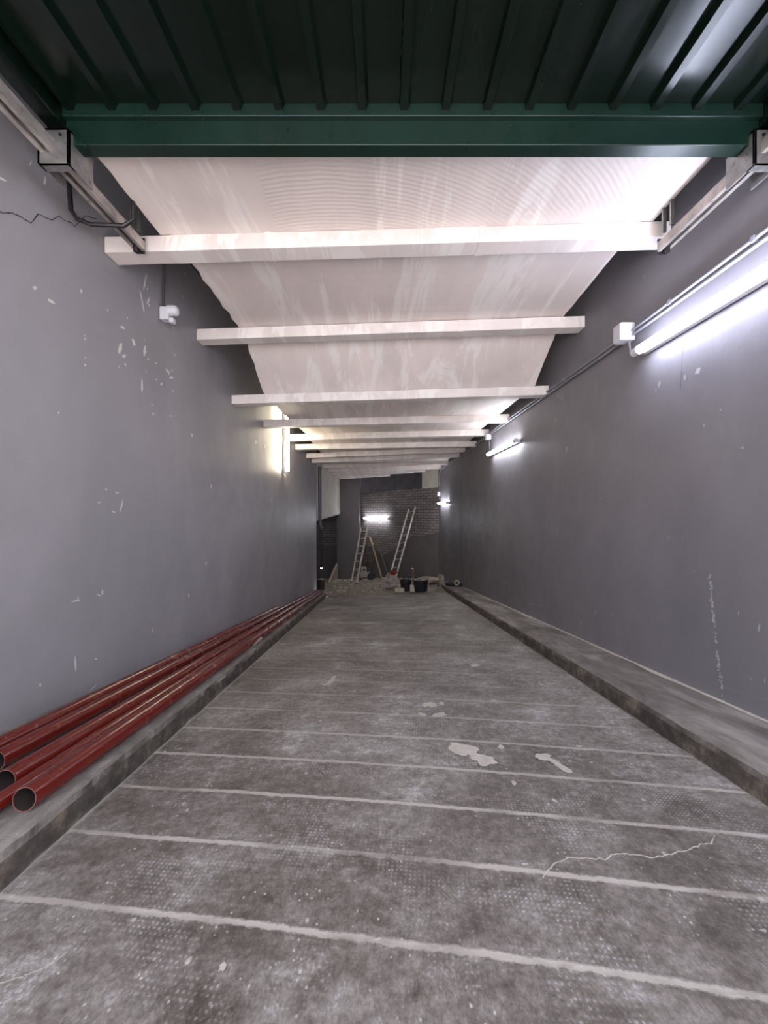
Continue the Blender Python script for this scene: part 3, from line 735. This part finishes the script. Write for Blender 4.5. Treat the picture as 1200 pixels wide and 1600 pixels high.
# folding ladder, left
yf = 14.3; fa, fb = U(549,911,G(549,911)), U(557,912.5,G(557,912.5))
ta_, tb_ = U(564,825,15.1), U(574.5,823.5,15.0)
t = ladder('folding_ladder', 'folding ladder lightened as if lit, standing open in front of the grey pier', [fa, fb], [ta_, tb_], 7, .10, .93, simple('lit_ladder_metal', (214,204,190), .5, .2), w=.045, rr=.017)  # metal colour lightened to paint in the light falling on this ladder
ra, rb = U(565,906,G(565,906)), U(575,906,G(575,906))
def on(a, b, f): return a.lerp(b, f)
ladder('', '', [ra, rb], [U(577,838,15.3), U(586,838,15.3)], 6, .1, .95, M_OLDWOOD, t=t, part='rear_rail', w=.024)
m = MB(); m.bar(on(fb, tb_, .82), U(577,838,15.3), .02, .02); m.build('hinge', M_ALU, t)
# trestle
t = thing('timber_trestle', 'two-legged timber prop with a bright tip, between the two ladders', 'trestle', F(-.07,14.9,.0))
pA, pB = U(579,841,14.7), F(-.005*14.9,14.9,.02); 
m = MB(); m.bar(pA, pB, .045, .045); m.build('leg', M_WOOD, t, bevel=.004)
m = MB(); m.bar(U(591,852,14.95), F(.0133*15.0,15.0,.02), .035, .035); m.build('leg', M_OLDWOOD, t, bevel=.004)
m = MB(); m.bar(U(579.5,851,14.68), U(592.5,850,14.95), .03, .05); m.build('cross_bar', M_OLDWOOD, t)
m = MB(); m.bar(U(578,839.5,14.66), U(582.5,851,14.64), .055, .055); m.build('bright_tip', simple('bright_new_wood', (236,224,170), .5), t, bevel=.004)
# long leaning ladder
tt = bt(645); yt = bA[1]+(bB[1]-bA[1])*tt-.15
ladder('leaning_ladder', 'long aluminium ladder leaning against the far brick wall', [U(606.5,909,G(606.5,909)), U(616.5,909,G(616.5,909))], [U(638.5,796,yt+.05), U(649,792,yt-.02)], 9, .08, .95, M_ALU, w=.045, rr=.016)

# compressor-like dusty machine
yy = 14.9; c = F((571-600)/600*yy, yy, .03)
t = thing('air_compressor', 'small dusty machine with tank and black wheel behind the folding ladder', 'machine', c)
m = MB(); k = .0; cc = c+Vector((-.02,0,.16)); m.lathe(cc, [(0,-.21),(.06,-.2),(.105,-.15),(.105,.15),(.06,.2),(0,.21)], 20, 'x'); m.build('tank', M_BAG, t, smooth=True)
m = MB(); m.box(cc+Vector((-.13,-.07,.11)), cc+Vector((.05,.07,.27))); m.build('motor', M_CONC, t, bevel=.02)
m = MB(); m.lathe(cc+Vector((-.02,-.075,.19)), [(0,-.01),(.035,-.01),(.035,.01)], 14, 'y'); m.build('gauge', M_BLACKP, t)
for s in (-.12, .12):
    m = MB(); m.lathe(c+Vector((.19,s,.13)), [(0,-.025),(.06,-.03),(.11,-.025),(.125,0),(.11,.025),(.06,.03),(0,.025)], 20, 'y'); m.build('wheel', M_BLACKP, t, smooth=True)
m = MB(); m.tube([cc+Vector((-.2,-.06,.04)), cc+Vector((-.3,-.06,.1)), cc+Vector((-.3,.06,.1)), cc+Vector((-.2,.06,.04))], .012, 8); m.build('handle', M_BLACKP, t, smooth=True)
m = MB(); m.bar(cc+Vector((-.15,0,-.1)), c+Vector((-.17,0,-.02)), .05, .1); m.build('stand', M_BLACKP, t)

# leaning boards, left recess
y0 = G(514,910); a = U(514,910,y0)
t = thing('offcut_board', 'pale board offcut propped on its corner near the left recess', 'board', a)
m = MB(); p1, p2, p3 = U(514,910,y0), U(527,884,y0+.7), U(527,904,y0+.5); d = Vector((.02,.03,0))
m.hexa([p1, p2, p3, U(519,910,y0+.1), p1+d, p2+d, p3+d, U(519,910,y0+.1)+d]); m.build('sheet', M_OLDWOOD, t)
m = MB(); m.bar(U(513.5,909,y0-.05), U(526.5,881,y0+.65), .035, .06); m.build('batten', M_CONC, t)
# dark bin at wall corner
y0 = G(501,924); c = U(501.5,924,y0)
t = thing('rubble_bucket', 'dark drum-shaped bucket standing at the end of the left wall', 'bucket', c)
m = MB(); m.lathe(c, [(0,.004),(.078,.0),(.085,.02),(.10,.30),(.105,.31),(.097,.31),(.08,.03),(0,.02)], 24); m.build('body', simple('dark_drum', (62,52,48), .8, dust=(110,100,90)), t, smooth=True)
m = MB(); m.blob(c+Vector((0,0,.30)), .085, 4, (1,1,.35)); m.build('contents', M_CONC, t, smooth=True)

# sack with red cloth
y0 = G(613,921); c = U(611,921,y0)
t = thing('rubble_sack', 'crumpled translucent plastic sack in front of the leaning ladder', 'sack', c)
m = MB(); m.blob(c+Vector((-.02,0,.17)), .23, 5, (1,.7,.85), .45, 4)
for v in m.v:
    v.z = max(v.z, c.z+.003); h = (v.z-c.z)/.42; v.x = c.x+(v.x-c.x)*(1.15-.45*h)
    v += Vector((.012*noise.noise(v*30), .012*noise.noise(v*30+Vector((5,5,5))), 0))
m.build('bag', M_BAG, t, smooth=True)
m = MB(); m.tube([c+Vector((-.2,-.08,.02)), c+Vector((-.08,-.02,.2)), c+Vector((-.03,0,.46))], .02, 8, rs=[.03,.03,.008]); m.build('gathered_neck', M_BAG, t, smooth=True)
cr = c+Vector((.05,.0,.41)); m = MB(); m.blob(cr, .085, 8, (1.0,.8,.55), .6, 3)
for v in m.v: v.z = max(v.z, c.z+.37)
tag(m.build('red_rag', M_REDC, origin=cr, smooth=True), 'small red cloth lying on top of the plastic sack', 'rag')
m = MB(); m.blob(cr+Vector((-.05,.01,.035)), .06, 12, (1,.8,.4), .6, 3); tag(m.build('black_cap', M_BLACKP, origin=cr, smooth=True), 'small black bundle beside the red cloth on the sack', 'bundle')
# block
y0 = G(624,924.5); c = U(624,924.5,y0)
m = MB(); m.box(c+Vector((-.105,-.06,0)), c+Vector((.11,.06,.09))); o = m.build('concrete_block', M_CONC, origin=c, bevel=.012); tag(o, 'pale concrete block on the floor left of the black buckets', 'block')
m = MB(); m.box(c+Vector((-.05,-.02,.095)), c+Vector((.03,.05,.17))); o = m.build('mortar_lump', M_CONC, origin=c+Vector((0,0,.095)), bevel=.02); tag(o, 'smaller pale lump resting on the concrete block', 'lump')
# buckets
def bucket(px, py, w, hgt, label, dusty, oval=1):
    y0 = G(px, py)+w*.4; c = F((px-600)/600*y0, y0, .004); r = w*H/2
    t = thing('builders_bucket', label, 'bucket', c, 'black builders buckets')
    m = MB(); m.lathe(c, [(0,.0),(r*.80,.0),(r*.82,.01),(r*.97,hgt*H*.93),(r*1.04,hgt*H*.94),(r*1.04,hgt*H),(r*.95,hgt*H),(r*.93,hgt*H*.9),(r*.78,.03),(0,.02)], 32)
    m.build('body', M_BLACKP, t, smooth=True)
    m = MB(); pts = [c+Vector((r*1.02*math.cos(a), -r*.25-r*.3*math.sin(a), hgt*H*.9-hgt*H*.25*math.sin(a))) for a in [math.pi*i/12 for i in range(13)]]; m.tube(pts, .004, 6); m.build('handle', M_GALV, t, smooth=True)
    if dusty:
        m = MB(); m.blob(c+Vector((0,0,hgt*H*.93)), r*.93, 3, (1,1,.22), .3, 3); m.build('mortar_fill', M_DUST, t, smooth=True)
    return c
bucket(634,924,.33,.28, 'smaller black bucket beside the pale concrete block', False)
cb = bucket(657,925,.42,.31, 'larger black bucket filled with pale mortar', True)
y0 = G(645,925); c = U(645,925,y0); t = thing('hand_shovel', 'pale dusty shovel standing upright between the two black buckets', 'tool', c)
m = MB(); m.tube([c+Vector((0,0,.12)), c+Vector((.004,0,.50))], .013, 8); m.build('shaft', M_OLDWOOD, t, smooth=True)
m = MB(); m.box(c+Vector((-.06,-.012,0)), c+Vector((.05,.012,.16))); m.build('blade', M_CONC, t, bevel=.01)
m = MB(); m.tube([c+Vector((-.035,0,.53)), c+Vector((.02,0,.49))], .015, 8); m.build('grip', M_CONC, t, smooth=True)
# long pale sacks behind the buckets
for i, (px, py, w, lab) in enumerate([(668,908,.22,'flat pale cement sack lying behind the larger bucket'), (690,904,.13,'pale round sack at foot of the far right corner')]):
    y0 = (12.2, 12.6)[i]; c = F((px-600)/600*y0, y0, .09); m = MB(); m.blob(c, w*H*1.3, 20+i, (1.3 if i == 0 else .8, .8, .42 if i == 0 else .9), .3, 3)
    tag(m.build('cement_sack', M_DUST, origin=c, smooth=True), lab, 'sack', 'cement sacks')
# timber offcut and stake at the kerb end
y0 = G(688,924); c = U(688,923,y0)
t = thing('wooden_stake', 'thin wooden stake on crossed feet standing at the right kerb end', 'stake', c)
m = MB(); m.bar(c, c+Vector((-.01,0,.33)), .03, .03); m.build('post', M_OLDWOOD, t)
for s in (-1, 1): m = MB(); m.bar(c+Vector((s*.10,-.02,-.01)), c+Vector((-s*.02,.02,.10)), .025, .025); m.build('foot', M_OLDWOOD, t)
m = MB(); a = F(1.50,11.15,.05); m.bar(a+Vector((-.16,.02,0)), a+Vector((.02,-.02,.03)), .07, .05); tag(m.build('timber_offcut', simple('dark_timber', (74,58,46), .85), origin=a), 'dark timber offcut butting the far end of the right kerb', 'timber')
# hose coil on the kerb
y0 = 9.75; zk = ZF(KR(y0), y0)+.12; c = P(1.80, y0, zk)
t = thing('cable_coil', 'loose coil of black cable lying on the right kerb', 'cable', c)
pts = []
for i in range(160):
    a = i*.28; rr = .085+.02*math.sin(i*.7)+.015*math.sin(i*.23); pts.append(c+Vector((rr*math.cos(a)*1.15+.07*(1 if i > 80 else -1), rr*math.sin(a)*.9, .018+.05*(i % 80)/80+.01*math.sin(i*1.3))))
m = MB(); m.tube(pts, .014, 7); m.build('cable', M_BLACKP, t, smooth=True)
c = P(1.79,9.45,zk+.06+.08)
m = MB(); m.tube([c+Vector((.045*math.cos(a), -.01, .045*math.sin(a))) for a in [2*math.pi*i/24 for i in range(25)]], .014, 8)
tag(m.build('tape_roll', M_CONC, origin=c, smooth=True), 'pale ring-shaped roll leaning on the black cable coil', 'roll')

for o in ALL:
    if '_o' in o: del o['_o']
